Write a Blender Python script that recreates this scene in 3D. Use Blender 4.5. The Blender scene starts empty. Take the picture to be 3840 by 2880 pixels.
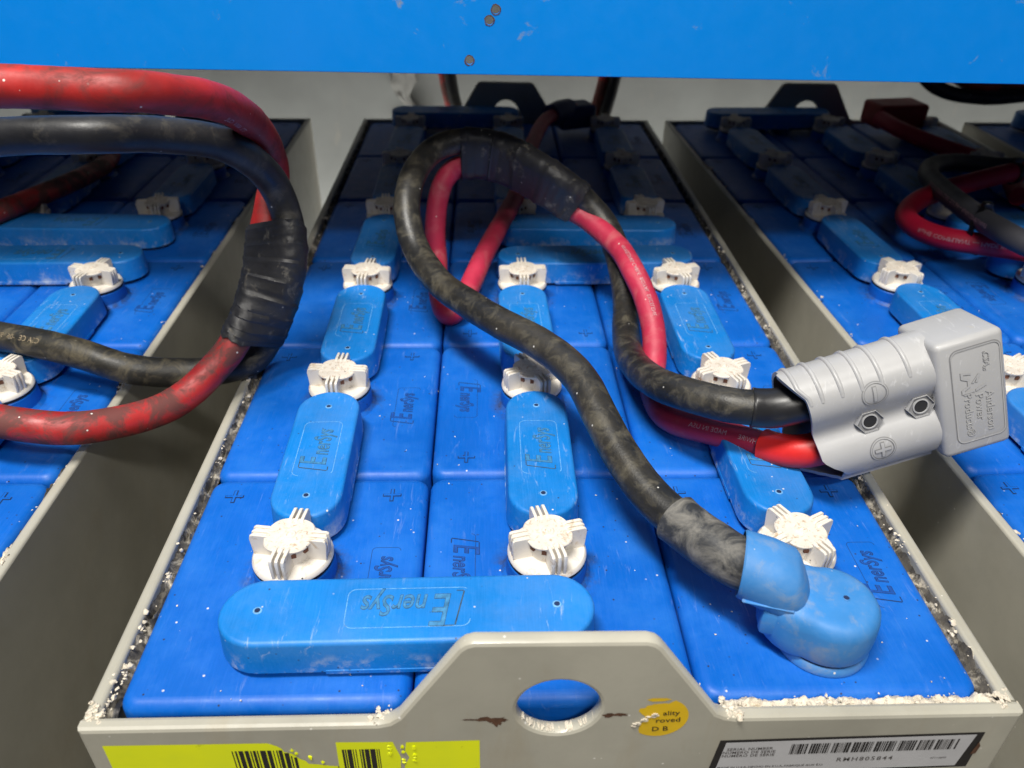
import bpy, bmesh, math, random
from mathutils import Vector, Matrix, Euler, noise
random.seed(7)
R = math.radians
S = 0.001                                    # everything below is laid out in millimetres
scene = bpy.context.scene
col = scene.collection

# ------------------------------------------------------------------ camera, world, lamps, exposure
cd = bpy.data.cameras.new('camera'); cam = bpy.data.objects.new('camera', cd); col.objects.link(cam)
cam.location = (0.19963, -0.25885, 0.37744)
cam.rotation_euler = (0.98605, -0.01361, -0.02986)
cd.sensor_width = 9.8; cd.lens = 7.532; cd.clip_start = 0.01; cd.clip_end = 50
cd.dof.use_dof = True; cd.dof.focus_distance = 0.52; cd.dof.aperture_fstop = 2.2
scene.camera = cam

world = bpy.data.worlds.new("World"); scene.world = world; world.use_nodes = True
wn = world.node_tree.nodes; bgn = wn['Background']
bgn.inputs[0].default_value = (0.92, 0.96, 1.0, 1); bgn.inputs[1].default_value = 0.035

def area(name, loc, target, sx, sy, power, colr=(1, 0.965, 0.90), spread=180):
    l = bpy.data.lights.new(name, 'AREA'); l.shape = 'RECTANGLE'; l.size = sx; l.size_y = sy
    l.energy = power; l.color = colr; l.spread = R(spread)
    o = bpy.data.objects.new(name, l); col.objects.link(o); o.location = loc
    o.rotation_euler = (Vector(target) - Vector(loc)).to_track_quat('-Z', 'Y').to_euler()
    return o
T0 = (0.25, 0.35, 0.0)
area('ceiling_tube_near', (-0.35, -0.45, 2.6), T0, 1.1, 0.30, 100)
area('ceiling_tube_middle', (0.75, -1.9, 2.6), T0, 1.2, 0.16, 42)
area('ceiling_tube_far', (0.0, -3.2, 2.9), T0, 1.2, 0.2, 16)
area('added_wall_fill', (0.45, 1.175, -0.62), (0.45, 1.345, 0.0), 3.2, 0.04, 14, spread=110)  # added unseen lamp, brightens the wall behind the batteries

scene.view_settings.view_transform = 'Standard'; scene.view_settings.look = 'None'
scene.view_settings.gamma = 1.0; scene.view_settings.exposure = 0.0
scene.view_settings.use_curve_mapping = False

# ------------------------------------------------------------------ helpers
def tag(o, label=None, cat=None, group=None, kind=None):
    if label: o['label'] = label
    if cat: o['category'] = cat
    if group: o['group'] = group
    if kind: o['kind'] = kind
    return o

def empty(name, loc=(0, 0, 0), rot=(0, 0, 0)):
    o = bpy.data.objects.new(name, None); col.objects.link(o)
    o.location = Vector(loc) * S; o.rotation_euler = rot; o.empty_display_size = 0.02
    return o

def smooth(me, ang=38):
    for p in me.polygons:
        # true flats stay flat so their shading does not bleed into the rounded arrises
        p.use_smooth = not (max(abs(x) for x in p.normal) > 0.99995 and p.area > 1e-8)
    bm = bmesh.new(); bm.from_mesh(me)
    for e in bm.edges:
        e.smooth = not (len(e.link_faces) == 2 and e.calc_face_angle(0) > R(ang))
    bm.to_mesh(me); bm.free()

def obj(name, bm, mats, parent=None, ang=38, loc=None, recalc=True):
    """link a bmesh built in millimetres as ONE mesh object"""
    if recalc: bmesh.ops.recalc_face_normals(bm, faces=bm.faces)
    bmesh.ops.scale(bm, vec=(S, S, S), verts=bm.verts)
    me = bpy.data.meshes.new(name); bm.to_mesh(me); bm.free()
    for m in (mats if isinstance(mats, (list, tuple)) else [mats]): me.materials.append(m)
    smooth(me, ang)
    o = bpy.data.objects.new(name, me); col.objects.link(o)
    if parent: o.parent = parent
    if loc: o.location = Vector(loc) * S
    return o

def setmat(bm, n0, idx):
    bm.faces.ensure_lookup_table()
    for f in bm.faces[n0:]: f.material_index = idx

def box(bm, x0, x1, y0, y1, z0, z1, bev=0, seg=2, mat=0, M=None, edges=None):
    n0 = len(bm.faces)
    tmp = bmesh.new()
    r = bmesh.ops.create_cube(tmp, size=1)
    for v in tmp.verts:
        v.co = Vector(((x0 + x1) / 2 + v.co.x * (x1 - x0), (y0 + y1) / 2 + v.co.y * (y1 - y0), (z0 + z1) / 2 + v.co.z * (z1 - z0)))
    if bev:
        es = [e for e in tmp.edges if edges is None or edges(e)]
        bmesh.ops.bevel(tmp, geom=es, offset=bev, segments=seg, profile=0.5, affect='EDGES')
    if M: bmesh.ops.transform(tmp, matrix=M, verts=tmp.verts)
    merge(bm, tmp, mat)

def merge(bm, tmp, mat=None):
    vm = {}
    for v in tmp.verts: vm[v] = bm.verts.new(v.co)
    for f in tmp.faces:
        try: nf = bm.faces.new([vm[v] for v in f.verts])
        except ValueError: continue
        nf.material_index = f.material_index if mat is None else mat
    tmp.free()

def rings(bm, rs, mat=0, cap0=True, cap1=True, closed=True):
    """loft a list of rings of points"""
    vr = [[bm.verts.new(p) for p in r] for r in rs]
    n = len(rs[0])
    for a, b in zip(vr, vr[1:]):
        for i in range(n if closed else n - 1):
            j = (i + 1) % n
            f = bm.faces.new((a[i], a[j], b[j], b[i])); f.material_index = mat
    if cap0:
        f = bm.faces.new(list(reversed(vr[0]))); f.material_index = mat
    if cap1:
        f = bm.faces.new(vr[-1]); f.material_index = mat
    return vr

def lathe(bm, prof, cx=0, cy=0, n=36, mat=0, M=None, cap0=True, cap1=True):
    rs = []
    for r, z in prof:
        ring = [Vector((cx + r * math.cos(2 * math.pi * i / n), cy + r * math.sin(2 * math.pi * i / n), z)) for i in range(n)]
        if M: ring = [M @ p for p in ring]
        rs.append(ring)
    rings(bm, rs, mat, cap0, cap1)

def stadium(hl, r, z, ax='y', n=14, cx=0, cy=0):
    pts = []
    for i in range(n + 1):
        a = math.pi * i / n; pts.append((r * math.cos(a), hl + r * math.sin(a)))
    for i in range(n + 1):
        a = math.pi + math.pi * i / n; pts.append((r * math.cos(a), -hl + r * math.sin(a)))
    if ax == 'x': pts = [(y, -x) for x, y in pts]
    return [Vector((cx + x, cy + y, z)) for x, y in pts]

# ---- text as mesh
_tc = {}
def text_bm(txt, size, shear=0.0, bold=0.0, res=2, extrude=0.0, sp=1.0):
    key = (txt, size, shear, bold, res, extrude, sp)
    if key not in _tc:
        c = bpy.data.curves.new('t', 'FONT'); c.body = txt; c.size = size; c.shear = shear; c.offset = bold
        c.resolution_u = res; c.align_x = 'CENTER'; c.align_y = 'CENTER'; c.extrude = extrude; c.space_character = sp
        o = bpy.data.objects.new('t', c); col.objects.link(o)
        bpy.context.view_layer.update()
        me = bpy.data.meshes.new_from_object(o.evaluated_get(bpy.context.evaluated_depsgraph_get()))
        bpy.data.objects.remove(o); bpy.data.curves.remove(c)
        _tc[key] = me
    bm = bmesh.new(); bm.from_mesh(_tc[key]); return bm

def add_text(bm, txt, size, M, mat=0, **k):
    t = text_bm(txt, size, **k)
    bmesh.ops.transform(t, matrix=M, verts=t.verts)
    merge(bm, t, mat)

def path_frames(pts, step=3.0):
    """catmull-rom resample of a centre line, frames kept facing up and forward"""
    P = [Vector(p) for p in pts]
    out = []
    for i in range(len(P) - 1):
        p0 = P[i - 1] if i else P[0] * 2 - P[1]
        p1, p2 = P[i], P[i + 1]
        p3 = P[i + 2] if i + 2 < len(P) else P[-1] * 2 - P[-2]
        m = max(2, int((p2 - p1).length / step))
        for k in range(m):
            t = k / m
            out.append(0.5 * ((2 * p1) + (p2 - p0) * t + (2 * p0 - 5 * p1 + 4 * p2 - p3) * t * t + (3 * p1 - p0 - 3 * p2 + p3) * t ** 3))
    out.append(P[-1])
    for _ in range(5):
        out = [out[0]] + [out[i] * 0.5 + (out[i - 1] + out[i + 1]) * 0.25 for i in range(1, len(out) - 1)] + [out[-1]]
    fr = []; s = 0; U = None
    for i, p in enumerate(out):
        t = (out[min(i + 1, len(out) - 1)] - out[max(i - 1, 0)]).normalized()
        if U is None:
            ref = Vector((0, -0.5, 0.85)); U = (ref - t * ref.dot(t)).normalized()
        else: U = (U - t * U.dot(t)).normalized()
        if i: s += (p - out[i - 1]).length
        fr.append((p, t, U, t.cross(U), s))
    return fr

def tube(bm, fr, r, n=20, mat=0, bump=0.35, seed=0, caps=True, wr=None):
    rs = []
    for i, (p, t, U, V, s) in enumerate(fr):
        ring = []
        for k in range(n):
            a = 2 * math.pi * k / n
            d = U * math.cos(a) + V * math.sin(a)
            q = p + d * r
            rr = r + bump * noise.noise(q * 0.05 + Vector((seed, 0, 0))) + bump * 0.5 * noise.noise(q * 0.17 + Vector((0, seed, 0)))
            if wr: rr += wr(s, a)
            ring.append(p + d * rr)
        rs.append(ring)
    rings(bm, rs, mat, caps, caps)

def sub(fr, s0, s1):
    q = [f for f in fr if s0 <= f[4] <= s1]
    return q

def s_near(fr, p):
    p = Vector(p); return min(fr, key=lambda f: (f[0] - p).length)[4]

CAMP = Vector((199.6, -258.9, 377.4))
def text_on(bm, fr, r, txt, size, s0, mat=0, off=0.0, flip=False, **k):
    """print text on the skin of a tube, starting at arc length s0"""
    t = text_bm(txt, size, **k)
    xs = [v.co.x for v in t.verts]; x0 = min(xs); w = max(xs) - x0
    mid = min(fr, key=lambda f: abs(f[4] - s0 - w / 2))
    for v in t.verts:
        x, y = v.co.x - x0, v.co.y
        if flip: x, y = w - x, -y
        s = s0 + x
        j = min(range(len(fr)), key=lambda i: abs(fr[i][4] - s))
        j = min(max(j, 1), len(fr) - 2)
        p, tt, U, V, ss = fr[j]
        cdir = CAMP - p; cdir = (cdir - tt * cdir.dot(tt)).normalized(); side = cdir.cross(tt) * -1
        a = off + y / r
        d = cdir * math.cos(a) + side * math.sin(a)
        v.co = p + tt * (s - ss) + d * (r + 0.45)
    merge(bm, t, mat)
    return w
# ------------------------------------------------------------------ materials
def lin(c): return tuple((x / 12.92 if x <= 0.04045 else ((x + 0.055) / 1.055) ** 2.4) for x in [v / 255 for v in c]) + (1,)

def mat(name, base, rough=0.45, var=0.12, vscale=9, dirt=None, dirt_amt=0.0, dscale=30, specks=0.0, dark=0.0,
        dust=0.0, dust_col=(0.42, 0.5, 0.6, 1), dsoft=0.14, bump=0.1, bscale=400, spec=0.5, metal=0.0, scratch=0.0, scratch_col=(0.6, 0.68, 0.75, 1), coat=0.0, stretch=None, sscale=260, dirt_k=0.85, streak=0.0, collar=0.0, basechalk=0.0):
    m = bpy.data.materials.new(name); m.use_nodes = True
    nt = m.node_tree; N = nt.nodes; L = nt.links
    b = N['Principled BSDF']
    b.inputs['Roughness'].default_value = rough; b.inputs['Metallic'].default_value = metal
    b.inputs['Specular IOR Level'].default_value = spec; b.inputs['Coat Weight'].default_value = coat
    geo = N.new('ShaderNodeNewGeometry'); pos = geo.outputs['Position']
    if stretch:
        mp = N.new('ShaderNodeMapping'); mp.inputs['Scale'].default_value = stretch; L.new(pos, mp.inputs['Vector']); spos = mp.outputs[0]
    else: spos = pos
    def nz(scale, det=3, rgh=0.55, src=None, dist=0.0):
        n = N.new('ShaderNodeTexNoise'); n.inputs['Scale'].default_value = scale; n.inputs['Detail'].default_value = det
        n.inputs['Roughness'].default_value = rgh; n.inputs['Distortion'].default_value = dist; L.new(src or pos, n.inputs['Vector']); return n.outputs['Fac']
    def ramp(src, a, c, lo=0.0, hi=1.0):
        r = N.new('ShaderNodeMapRange'); r.inputs['From Min'].default_value = a; r.inputs['From Max'].default_value = c
        r.inputs['To Min'].default_value = lo; r.inputs['To Max'].default_value = hi; L.new(src, r.inputs['Value']); return r.outputs[0]
    def mul(a, c):
        x = N.new('ShaderNodeMath'); x.operation = 'MULTIPLY'; L.new(a, x.inputs[0])
        if isinstance(c, float): x.inputs[1].default_value = c
        else: L.new(c, x.inputs[1])
        return x.outputs[0]
    def mixc(fac, a, c):
        x = N.new('ShaderNodeMix'); x.data_type = 'RGBA'
        if isinstance(fac, float): x.inputs[0].default_value = fac
        else: L.new(fac, x.inputs[0])
        if isinstance(a, tuple): x.inputs[6].default_value = a
        else: L.new(a, x.inputs[6])
        if isinstance(c, tuple): x.inputs[7].default_value = c
        else: L.new(c, x.inputs[7])
        return x.outputs[2]
    d = tuple(x * (1 - var * 1.6) for x in base[:3]) + (1,); u = tuple(min(1, x * (1 + var)) for x in base[:3]) + (1,)
    c = mixc(ramp(nz(vscale, 4, 0.6), 0.3, 0.7), d, u)
    rf = None
    if dirt_amt > 0:
        f = ramp(nz(dscale, 7, 0.7, spos, 0.6), 0.66 - dirt_amt * 0.3, 0.66 - dirt_amt * 0.3 + dsoft)
        f2 = mul(f, dirt_k); c = mixc(f2, c, dirt or (0.3, 0.25, 0.17, 1)); rf = f2
    if dust > 0:
        f = mul(ramp(nz(14, 6, 0.75), 0.45, 0.8), dust); c = mixc(f, c, dust_col)
    if scratch > 0:
        mp2 = N.new('ShaderNodeMapping'); mp2.inputs['Scale'].default_value = (120, 18, 60); mp2.inputs['Rotation'].default_value = (0, 0, 0.35); L.new(pos, mp2.inputs['Vector'])
        f = mul(ramp(nz(1.6, 6, 0.7, mp2.outputs[0], 1.2), 0.58, 0.72), ramp(nz(25, 2), 0.42, 0.62))
        c = mixc(mul(f, scratch), c, scratch_col)
    if streak > 0:
        mp3 = N.new('ShaderNodeMapping'); mp3.inputs['Scale'].default_value = (900, 45, 300); mp3.inputs['Rotation'].default_value = (0, 0, 0.06); L.new(pos, mp3.inputs['Vector'])
        c = mixc(mul(ramp(nz(1.0, 3, 0.6, mp3.outputs[0]), 0.42, 0.75), streak), c, tuple(min(1, x * 1.25 + 0.05) for x in base[:3]) + (1,))
    if basechalk > 0:
        sp_ = N.new('ShaderNodeSeparateXYZ'); L.new(pos, sp_.inputs[0])
        f = mul(ramp(sp_.outputs['Z'], 0.019, 0.006), ramp(nz(55, 7, 0.75), 0.50, 0.66)); f = mul(f, basechalk)
        c = mixc(f, c, (0.55, 0.62, 0.68, 1))
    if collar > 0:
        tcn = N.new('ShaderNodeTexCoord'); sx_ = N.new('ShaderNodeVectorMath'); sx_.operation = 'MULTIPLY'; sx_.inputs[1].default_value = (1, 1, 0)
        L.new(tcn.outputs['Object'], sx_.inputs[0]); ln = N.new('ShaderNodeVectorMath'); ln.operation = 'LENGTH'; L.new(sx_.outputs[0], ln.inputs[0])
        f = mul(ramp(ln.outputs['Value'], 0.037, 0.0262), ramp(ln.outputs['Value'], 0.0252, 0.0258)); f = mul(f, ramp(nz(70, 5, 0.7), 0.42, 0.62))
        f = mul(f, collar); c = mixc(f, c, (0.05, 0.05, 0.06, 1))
    if specks > 0:
        v = N.new('ShaderNodeTexVoronoi'); v.inputs['Scale'].default_value = sscale; L.new(pos, v.inputs['Vector'])
        sx = N.new('ShaderNodeSeparateColor'); L.new(v.outputs['Color'], sx.inputs[0])
        f = mul(ramp(v.outputs['Distance'], 0.22, 0.14), ramp(sx.outputs[0], 1 - specks, 1 - specks + 0.02))
        c = mixc(f, c, (0.75, 0.73, 0.68, 1))
    if dark > 0:
        v = N.new('ShaderNodeTexVoronoi'); v.inputs['Scale'].default_value = 330; L.new(pos, v.inputs['Vector'])
        sx = N.new('ShaderNodeSeparateColor'); L.new(v.outputs['Color'], sx.inputs[0])
        f = mul(ramp(v.outputs['Distance'], 0.26, 0.12), ramp(sx.outputs[1], 1 - dark, 1 - dark + 0.02))
        c = mixc(f, c, (0.03, 0.025, 0.03, 1))
    L.new(c, b.inputs['Base Color'])
    rr = ramp(nz(60, 5, 0.7), 0.3, 0.75, rough - 0.07, rough + 0.12)
    if rf is not None:
        x = N.new('ShaderNodeMath'); x.operation = 'MULTIPLY_ADD'; L.new(rf, x.inputs[0]); x.inputs[1].default_value = 0.3; L.new(rr, x.inputs[2]); rr = x.outputs[0]
    L.new(rr, b.inputs['Roughness'])
    if bump > 0:
        bn = N.new('ShaderNodeBump'); bn.inputs['Strength'].default_value = bump; bn.inputs['Distance'].default_value = 0.0006
        L.new(nz(bscale, 4, 0.6), bn.inputs['Height']); L.new(bn.outputs[0], b.inputs['Normal'])
    return m
# palette
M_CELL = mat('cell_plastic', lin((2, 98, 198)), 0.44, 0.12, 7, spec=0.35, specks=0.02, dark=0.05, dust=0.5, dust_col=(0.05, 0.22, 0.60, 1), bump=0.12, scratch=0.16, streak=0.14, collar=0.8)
M_COVER = mat('cover_plastic', lin((12, 124, 210)), 0.42, 0.12, 12, spec=0.4, basechalk=0.9, specks=0.03, dark=0.02, dust=0.14, bump=0.12, scratch=0.6, streak=0.2)
M_BOOT = mat('boot_vinyl', lin((58, 134, 205)), 0.5, 0.08, 20, specks=0.03, dirt=(0.42, 0.38, 0.28, 1), dirt_amt=0.46, dscale=55, dsoft=0.3, dirt_k=0.6, bump=0.1, dust=0.25)
M_BOOT_DK = mat('dark_boot_vinyl', lin((20, 50, 110)), 0.5)
M_BOOT_RED = mat('red_boot_vinyl', lin((165, 18, 24)), 0.5)
M_GRIME_SHADE = mat('grime', lin((18, 42, 84)), 0.8, 0.3, 200)  # packed dirt round lettering, also painted shade under covers and in pin holes
M_GRIME2 = mat('pale_grime', lin((58, 78, 92)), 0.8, 0.35, 300)
M_CHALK = mat('chalky_line', lin((112, 172, 226)), 0.8, 0.3, 300)
M_WHITE = mat('cap_plastic', lin((226, 220, 210)), 0.34, 0.05, 60, dirt=(0.50, 0.36, 0.22, 1), dirt_amt=0.36, dscale=120, dark=0.03, bump=0.08)
M_LETTER = mat('moulded_letters', lin((62, 130, 180)), 0.5, 0.25, 300)
M_LETTER2 = mat('moulded_letters_dark', lin((16, 76, 160)), 0.5, 0.2, 300)
M_CAPTOP = mat('dusty_cap_top', lin((224, 216, 204)), 0.55, 0.08, 60, dirt=(0.40, 0.26, 0.15, 1), dirt_amt=0.45, dscale=300, dark=0.06, bump=0.15, bscale=900)
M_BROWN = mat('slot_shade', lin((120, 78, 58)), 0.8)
M_GASKET = mat('gasket_rubber', lin((18, 18, 20)), 0.4)
M_TRAY = mat('tray_coating', lin((178, 175, 162)), 0.36, 0.12, 6, dirt=(0.40, 0.33, 0.22, 1), dirt_amt=0.40, dscale=16, dirt_k=0.6, dsoft=0.3, stretch=(1.6, 0.5, 0.35), dust=0.25, dust_col=(0.22, 0.21, 0.18, 1), specks=0.03, bump=0.06, bscale=150, coat=0.15)
M_RUST = mat('rust', lin((92, 62, 44)), 0.8, 0.3, 200)
M_CHALKY = mat('sulphate_crust', lin((226, 216, 198)), 0.85, 0.2, 300, dirt=(0.55, 0.40, 0.18, 1), dirt_amt=0.25, dscale=90, bump=0.8, bscale=1500)
M_SLOT = mat('slot_crust', lin((84, 80, 74)), 0.9, 0.3, 90, dirt=(0.62, 0.56, 0.45, 1), dirt_amt=0.52, dscale=70, bump=0.8, bscale=1200)
M_RUB = mat('black_rubber', lin((38, 38, 38)), 0.40, 0.3, 20, dirt=(0.26, 0.23, 0.16, 1), dirt_amt=0.58, dscale=80, dirt_k=0.55, dsoft=0.36, dust=0.45, dust_col=(0.12, 0.10, 0.065, 1), specks=0.02, bump=0.3, bscale=700)
M_RUB2 = mat('clean_black_rubber', lin((36, 37, 42)), 0.42, 0.25, 20, dirt=(0.17, 0.15, 0.11, 1), dirt_amt=0.40, dscale=45, dirt_k=0.5, dsoft=0.25, dust=0.2, dust_col=(0.10, 0.09, 0.07, 1), specks=0.03, bump=0.2, bscale=500)
M_RUB4 = mat('muddy_black_rubber', lin((38, 38, 36)), 0.45, 0.3, 20, dirt=(0.24, 0.20, 0.12, 1), dirt_amt=0.62, dscale=60, dirt_k=0.6, dsoft=0.25, dust=0.4, dust_col=(0.13, 0.11, 0.07, 1), specks=0.03, bump=0.3, bscale=600)
M_RUB3 = mat('new_grey_rubber', lin((62, 62, 68)), 0.5, 0.1, 20, bump=0.05)
M_SHRINK = mat('dusty_shrink_tube', lin((50, 52, 56)), 0.55, 0.3, 20, dirt=(0.36, 0.34, 0.30, 1), dirt_amt=0.80, dscale=60, dsoft=0.4, dirt_k=0.9, bump=0.2)
M_SHRINK2 = mat('black_shrink_tube', lin((34, 34, 36)), 0.36, 0.2, 20, dirt=(0.18, 0.16, 0.12, 1), dirt_amt=0.30, dscale=34, bump=0.15)
M_TAPE = mat('vinyl_tape', lin((44, 44, 47)), 0.46, 0.2, 30, dirt=(0.22, 0.20, 0.16, 1), dirt_amt=0.26, dscale=60, bump=0.5, bscale=260, specks=0.02)
M_RED = mat('red_cable_jacket', lin((166, 34, 32)), 0.48, 0.25, 25, dirt=(0.05, 0.022, 0.02, 1), dirt_amt=0.50, dscale=38, dsoft=0.2, dust=0.5, dust_col=(0.20, 0.02, 0.03, 1), specks=0.03, bump=0.15)
M_RED_B = mat('dirty_red_jacket', lin((172, 42, 42)), 0.45, 0.25, 25, dirt=(0.10, 0.045, 0.038, 1), dirt_amt=0.72, dscale=34, dsoft=0.1, specks=0.04, bump=0.2)
M_PINK = mat('faded_red_jacket', lin((188, 44, 74)), 0.52, 0.15, 25, dirt=(0.60, 0.26, 0.24, 1), dirt_amt=0.52, dscale=45, dsoft=0.35, dirt_k=0.5, dust=0.3, dust_col=(0.28, 0.02, 0.05, 1), specks=0.02, bump=0.12)
M_CRIM = mat('crimson_jacket', lin((186, 20, 56)), 0.5, 0.08, 25, bump=0.05)
M_REDSH = mat('red_shrink_tube', lin((226, 44, 42)), 0.42, 0.12, 20, dirt=(0.30, 0.05, 0.04, 1), dirt_amt=0.2, dscale=30, bump=0.15)
M_PRINT = mat('white_print', lin((205, 160, 165)), 0.6, 0.2, 300)
M_PRINT2 = mat('worn_print', lin((150, 135, 110)), 0.7, 0.4, 200)
M_PLUG = mat('grey_housing', lin((176, 176, 177)), 0.36, 0.05, 14, dirt=(0.45, 0.42, 0.36, 1), dirt_amt=0.10, dscale=50, bump=0.05, scratch=0.5, scratch_col=(0.8, 0.8, 0.82, 1))
M_PLUGIN = mat('housing_inside_shade', lin((128, 128, 134)), 0.6)  # same housing grey, darkened to paint the shade inside the shell
M_BEAM = mat('rack_paint', lin((0, 138, 232)), 0.38, 0.03, 3, dirt=(0.30, 0.33, 0.30, 1), dirt_amt=0.10, dscale=40, dark=0.006, bump=0.05, bscale=300)
M_DECK = mat('rack_underside', lin((24, 30, 40)), 0.7)
M_WALL = mat('wall_surface', lin((142, 146, 146)), 0.6, 0.16, 3.5, dirt=(0.36, 0.34, 0.30, 1), dirt_amt=0.22, dscale=4, bump=0.3, bscale=60, stretch=(2.5, 1, 0.8))
M_FLOOR = mat('floor_concrete', lin((120, 118, 112)), 0.6, 0.2, 4, bump=0.3, bscale=60)
M_YEL = mat('yellow_label', (0.90, 1.0, 0.0, 1), 0.45, 0.04, 30, dirt=(0.35, 0.36, 0.02, 1), dirt_amt=0.12, dscale=90, bump=0.03)
M_INK = mat('label_ink', lin((28, 24, 26)), 0.5)
M_INK2 = mat('grey_ink', lin((96, 92, 92)), 0.5)
M_LAB = mat('white_label', lin((196, 196, 200)), 0.4, 0.04, 40)
M_GOLD = mat('gold_sticker', lin((238, 196, 14)), 0.42, 0.05, 60, dirt=(0.5, 0.36, 0.05, 1), dirt_amt=0.15, dscale=120)
M_TIE = mat('cable_tie', lin((14, 14, 16)), 0.35)
M_FILM = mat('torn_film', lin((160, 162, 160)), 0.65, 0.15, 30)

CW, CD = 158.0, 189.12
LX, LY = 3 * CW, 6 * CD

# ------------------------------------------------------------------ the setting
bm = bmesh.new(); box(bm, -2600, 3400, 1345, 1365, -720, 1900)
tag(obj('wall', bm, M_WALL), kind='structure')
bm = bmesh.new(); box(bm, -2600, 3400, -2600, 1345, -740, -700)
tag(obj('floor', bm, M_FLOOR), kind='structure')

def inset(poly, d):
    n = len(poly); out = []
    for i in range(n):
        a, b, c = Vector(poly[i - 1]), Vector(poly[i]), Vector(poly[(i + 1) % n])
        t1 = (b - a).normalized(); t2 = (c - b).normalized()
        n1 = Vector((-t1.y, t1.x)); n2 = Vector((-t2.y, t2.x))
        k = (n1 + n2); k = k / max(0.3, k.dot(n1)) if k.length > 1e-6 else n1
        out.append(b + k * d)
    return out

def plate(bm, poly, holes, y0, y1, b, f3, mat=0):
    """a flat plate (ccw outline, round holes) with rounded arrises; f3 maps (u, w, depth) to space"""
    loops = [(poly, 1)] + [(h, -1) for h in holes]
    caps = {0: [], 1: []}
    for pts, sgn in loops:
        pp = [Vector(p) for p in pts]
        r = []
        for dd, y in ((b, y0), (b * 0.3, y0 + b * 0.3), (0, y0 + b), (0, y1 - b), (b * 0.3, y1 - b * 0.3), (b, y1)):
            q = inset(pp, dd) if dd else pp
            r.append([f3(p.x, p.y, y) for p in q])
        vr = rings(bm, r, mat, False, False)
        caps[0].append(vr[0]); caps[1].append(vr[-1])
    for k in (0, 1):
        es = []
        for vs in caps[k]:
            for i in range(len(vs)):
                e = bm.edges.get((vs[i], vs[(i + 1) % len(vs)]))
                es.append(e)
        g = bmesh.ops.triangle_fill(bm, use_beauty=True, use_dissolve=False, edges=es)
        for f in g['geom']:
            if isinstance(f, bmesh.types.BMFace): f.material_index = mat

def circ(cx, cy, r, n=32, ccw=True, ry=None):
    p = [(cx + r * math.cos(2 * math.pi * i / n), cy + (ry or r) * math.sin(2 * math.pi * i / n)) for i in range(n)]
    return p if ccw else p[::-1]

# ---- the blue storage rack above the batteries
rack = empty('storage_rack', (220, 420, 232)); tag(rack, 'bright blue rack shelf spanning above all the batteries', 'rack')
bm = bmesh.new()
poly = [(-1500, 0), (1700, 0), (1700, 118), (-1500, 118)]
holes = [circ(-10 - 2, 49, 3.3, 20, False), circ(-17, 41, 3.3, 20, False), circ(-33, 11, 3.3, 20, False)]
beam_rot = Matrix.Rotation(R(-0.55) * -1, 4, 'Y')
plate(bm, poly, holes, 0, 4, 0.6, lambda u, w, d: beam_rot @ Vector((u, d, w)))
for hx, hz in ((-12, 49), (-17, 41), (-33, 11)):
    pts = [beam_rot @ Vector((hx + 3.3 * math.cos(a), -0.25, hz + 3.3 * math.sin(a))) for a in [i * math.pi / 12 for i in range(24)]]
    ro = [beam_rot @ Vector((hx + 4.1 * math.cos(a) + random.uniform(-.3, .5), -0.25, hz + 4.1 * math.sin(a) + random.uniform(-.3, .5))) for a in [i * math.pi / 12 for i in range(24)]]
    rings(bm, [pts, ro], 1, False, False)
obj('front_beam', bm, [M_BEAM, M_RUST], rack, 30)
bm = bmesh.new(); box(bm, -1500, 1700, 6, 922, 108, 122)
obj('unseen_shelf_deck', bm, M_DECK, rack)  # unseen deck, carried back to the wall to block light

# ------------------------------------------------------------------ battery pieces
def rrect(w, h, r, z, n=5, cx=0, cy=0):
    pts = []
    for qx, qy, a0 in ((1, 1, 0), (-1, 1, 90), (-1, -1, 180), (1, -1, 270)):
        for i in range(n + 1):
            a = R(a0 + 90 * i / n)
            pts.append(Vector((cx + qx * (w / 2 - r) + r * math.cos(a), cy + qy * (h / 2 - r) + r * math.sin(a), z)))
    return pts

def frame_line(bm, w, h, r, lw, z, mat, M=None, cut=None):
    a = rrect(w, h, r, z); b = rrect(w - 2 * lw, h - 2 * lw, max(0.5, r - lw), z)
    if M: a = [M @ p for p in a]; b = [M @ p for p in b]
    vr = [[bm.verts.new(p) for p in q] for q in (a, b)]
    n = len(a)
    for i in range(n):
        if cut and cut(i / n): continue
        j = (i + 1) % n
        f = bm.faces.new((vr[0][i], vr[0][j], vr[1][j], vr[1][i])); f.material_index = mat

def logo(bm, M, length, md, mf, grime=0.5):
    """the maker's moulded name: letters proud of the plastic with dirt packed round them"""
    t = text_bm('E', 1.55, shear=0.28, bold=0.02); xs = [v.co.x for v in t.verts]; w1 = max(xs) - min(xs); t.free()
    t = text_bm('nerSys', 1.0, shear=0.28, bold=0.015); xs = [v.co.x for v in t.verts]; w2 = max(xs) - min(xs); t.free()
    k = length / (w1 + w2 + 0.2)
    for mt, z, bold in ((md, 0.10, grime * 0.55 / k), (mf, 0.16, 0.0)):
        for s, sz, cx, cy in (('E', 1.55, -(w2 + 0.12) / 2, 0.16), ('nerSys', 1.0, (w1 + 0.12) / 2, 0.0)):
            T = M @ Matrix.Translation((cx * k, cy * k * 1.5, z)) @ Matrix.Diagonal((k, k * 1.5, k, 1))
            add_text(bm, s, sz, T, mt, shear=0.22, bold=bold, res=3)
    x0 = -length / 2 - 2.2
    for a in ((x0 - 0.8, x0, -0.62 * k, 1.1 * k), (x0, x0 + 4, -0.62 * k - 0.6, -0.62 * k), (x0, x0 + 6, 1.1 * k, 1.1 * k + 0.6)):
        vs = [bm.verts.new(M @ Vector((x + y * 0.2, y, 0.12))) for x, y in ((a[0], a[2]), (a[1], a[2]), (a[1], a[3]), (a[0], a[3]))]
        bm.faces.new(vs).material_index = md

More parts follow.
